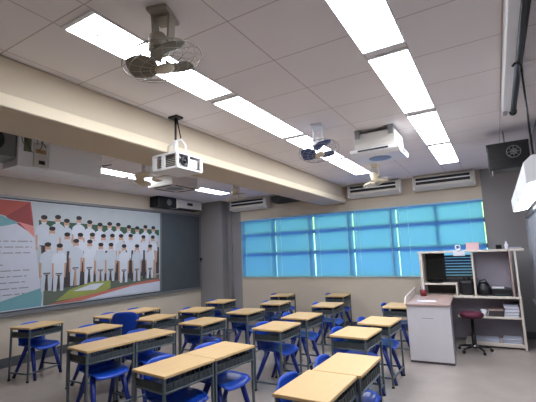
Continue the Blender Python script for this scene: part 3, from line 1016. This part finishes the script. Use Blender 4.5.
# ------------------------------------------------------------------ right wall: board, lamps, screen, speaker
wbd = thing('whiteboard', 'whiteboard along the right wall, only its far end in view', 'whiteboard', (XR, 4.9, .78))
MB().box(-.05, 0, -3.0, 3.0, 0, 1.32).build('board_surface', 'bwhite', wbd)
f = MB()
f.box(-.085, 0, -3.03, 3.03, 1.32, 1.37, bev=.004)
f.box(-.085, 0, -3.03, 3.03, -.05, 0, bev=.004)
f.box(-.085, 0, 3.0, 3.05, -.05, 1.37, bev=.004)
f.box(-.085, 0, -3.05, -3.0, -.05, 1.37, bev=.004)
f.build('frame', 'alu', wbd)
MB().box(-.14, -.085, -2.9, 2.9, -.05, -.03, bev=.003).build('pen_ledge', 'alu', wbd)

def board_lamp(y0, y1, label):
    r = thing('board_lamp', label, 'lamp', (.29, (y0 + y1) / 2, 2.12), 0, 'whiteboard lamps')
    L = (y1 - y0) / 2
    b = MB()
    b.prism([(-.05, -.01), (-.055, .15), (.0, .20), (.06, .20), (.13, .05), (.13, .02)], 'y', -L, L)
    b.build('lamp_body', 'white', r)
    pnl = MB()
    pnl.prism([(-.035, -.012), (.12, .012), (.12, .022), (-.035, -.002)], 'y', -L + .03, L - .03)
    pnl.build('lit_tube_panel', 'lamp_board', r)
    for s in (-.6, .6):
        MB().tube([(.06, s * L, .10), (.16, s * L, .16), (.258, s * L, .16)], .012, n=8).build('wall_arm', 'alu', r)
    return r
board_lamp(4.95, 6.35, 'lit white whiteboard lamp, the farther one along the right wall')
board_lamp(3.45, 4.88, 'lit white whiteboard lamp, the nearer one cut by the right photo edge')

ps = thing('projection_screen', 'rolled-up projection screen in a long white ceiling housing with a black tube', 'projection screen', (.235, 3.0, H))
MB().box(-.05, .03, -1.7, 1.52, -.12, 0, bev=.01).build('housing', 'white', ps)
MB().tube([(.045, -1.7, -.12), (.045, 1.5, -.12)], .025, n=14).build('roller_tube', 'black', ps)
MB().lathe([(0, 0), (.034, 0), (.034, .05), (0, .055)], 16, mtx=Matrix.Rotation(-PI / 2, 4, 'X')).build('end_knob', 'black', ps, (.045, 1.5, -.12))
MB().box(-.045, -.005, 1.46, 1.53, -.145, -.118, bev=.004).build('end_bracket', 'alu', ps)
hp = thing('hook_pole', 'thin dark hook pole hanging from the projection screen tube', 'pole', (.285, 3.24, 2.285))
MB().tube([(0, 0, 0), (0, 0, .62)], .007, n=8).build('rod', 'black', hp)
MB().tube([(0, 0, .62), (.0, 0, .66), (-.012, 0, .69), (-.035, 0, .695), (-.052, 0, .675)], .009, n=8).build('hook', 'black', hp)

sp = thing('loudspeaker', 'black box loudspeaker with a round silver grille hung near the right back corner', 'loudspeaker', (.245, 5.55, 2.60))
MB().box(-.235, .215, 0, .30, 0, .33, bev=.008).build('cabinet', 'black', sp)
MB().box(-.24, .22, -.006, .30, .30, .335, bev=.003).build('top_edge', 'dark', sp)
MB().box(-.23, .21, -.005, .002, .12, .128).build('front_seam', 'dark', sp)
ry = Matrix.Rotation(PI / 2, 4, 'X')
MB().lathe([(0, .0), (.075, 0), (.08, .008), (.07, .014), (.06, .008), (.02, -.004), (0, .006)], 28, mtx=ry).build('driver_cone', 'black', sp, (.05, -.002, .20))
gr = MB()
for rr_ in (.03, .075):
    gr.tube([(rr_ * math.cos(2 * PI * j / 28), 0, rr_ * math.sin(2 * PI * j / 28)) for j in range(28)], .004, n=5, closed=True)
for j in range(8):
    a = 2 * PI * j / 8
    gr.tube([(0, 0, 0), (.078 * math.cos(a), 0, .078 * math.sin(a))], .003, n=5)
gr.build('round_grille', 'alu', sp, (.05, -.02, .20))
for x in (-.03,):
    MB().tube([(x, .15, .33), (x, .15, H - 2.60)], .008, n=8).build('hanger_rod', 'rail', sp)
MB().tube([(-.20, .05, .005), (-.20, .05, -.07)], .006, n=6).build('loose_cable', 'cream', sp)

# ------------------------------------------------------------------ camera
Rv, Uv, Fv = Vector((0.8577, 0.5127, -0.0376)), Vector((0.1030, -0.0998, 0.9897)), Vector((-0.5037, 0.8527, 0.1384))
cam = bpy.data.cameras.new('camera')
co = bpy.data.objects.new('camera', cam)
COL.objects.link(co)
rm = Matrix((Rv, Uv, -Fv)).transposed()
co.matrix_world = Matrix.Translation((0, 0, 1.65)) @ rm.to_4x4()
cam.sensor_width = 36
cam.lens = 36 * 381.19 / 536
cam.clip_start = 0.05
sc.camera = co

# ------------------------------------------------------------------ world: daylight with green hillside low on the horizon
w = bpy.data.worlds.new('daylight')
sc.world = w
w.use_nodes = True
nt = w.node_tree
nt.nodes.clear()
out = nt.nodes.new('ShaderNodeOutputWorld')
bgn = nt.nodes.new('ShaderNodeBackground')
tc = nt.nodes.new('ShaderNodeTexCoord')
sep = nt.nodes.new('ShaderNodeSeparateXYZ')
nt.links.new(tc.outputs['Generated'], sep.inputs[0])
no = nt.nodes.new('ShaderNodeTexNoise')
no.inputs['Scale'].default_value = 6.0
no.inputs['Detail'].default_value = 3
nt.links.new(tc.outputs['Generated'], no.inputs['Vector'])
# ragged skyline: elevation shifted by noise
ma = nt.nodes.new('ShaderNodeMath')
ma.operation = 'MULTIPLY_ADD'
ma.inputs[1].default_value = 0.18
nt.links.new(no.outputs['Fac'], ma.inputs[0])
nt.links.new(sep.outputs['Z'], ma.inputs[2])
mr = nt.nodes.new('ShaderNodeMapRange')
mr.inputs['From Min'].default_value = -0.10
mr.inputs['From Max'].default_value = 0.50
nt.links.new(ma.outputs[0], mr.inputs['Value'])
cr = nt.nodes.new('ShaderNodeValToRGB')
el = cr.color_ramp.elements
el[0].position = 0.12
el[0].color = (0.10, 0.22, 0.85, 1)          # shaded street and lower buildings
el[1].position = 0.24
el[1].color = (0.6, 1.0, 1.0, 1)          # hazy bright middle distance
e = el.new(0.31); e.color = (0.55, 1.15, 0.7, 1)
e = el.new(0.42); e.color = (0.5, 1.0, 0.2, 1)   # green hillside
e = el.new(0.80); e.color = (0.75, 0.9, 1.0, 1)    # open sky
nt.links.new(mr.outputs['Result'], cr.inputs['Fac'])
# the view to the left is a nearer, darker building side
mx_ = nt.nodes.new('ShaderNodeMapRange')
mx_.inputs['From Min'].default_value = -0.58
mx_.inputs['From Max'].default_value = -0.25
mx_.inputs['To Min'].default_value = 0.5
mx_.inputs['To Max'].default_value = 1.0
nt.links.new(sep.outputs['X'], mx_.inputs['Value'])
ml = nt.nodes.new('ShaderNodeVectorMath')
ml.operation = 'SCALE'
nt.links.new(cr.outputs['Color'], ml.inputs[0])
nt.links.new(mx_.outputs['Result'], ml.inputs['Scale'])
nt.links.new(ml.outputs[0], bgn.inputs['Color'])
bgn.inputs['Strength'].default_value = 1.9
nt.links.new(bgn.outputs[0], out.inputs['Surface'])

sc.view_settings.view_transform = 'Standard'
sc.view_settings.look = 'None'
sc.view_settings.gamma = 1
sc.view_settings.exposure = 1.2
sc.view_settings.use_curve_mapping = False
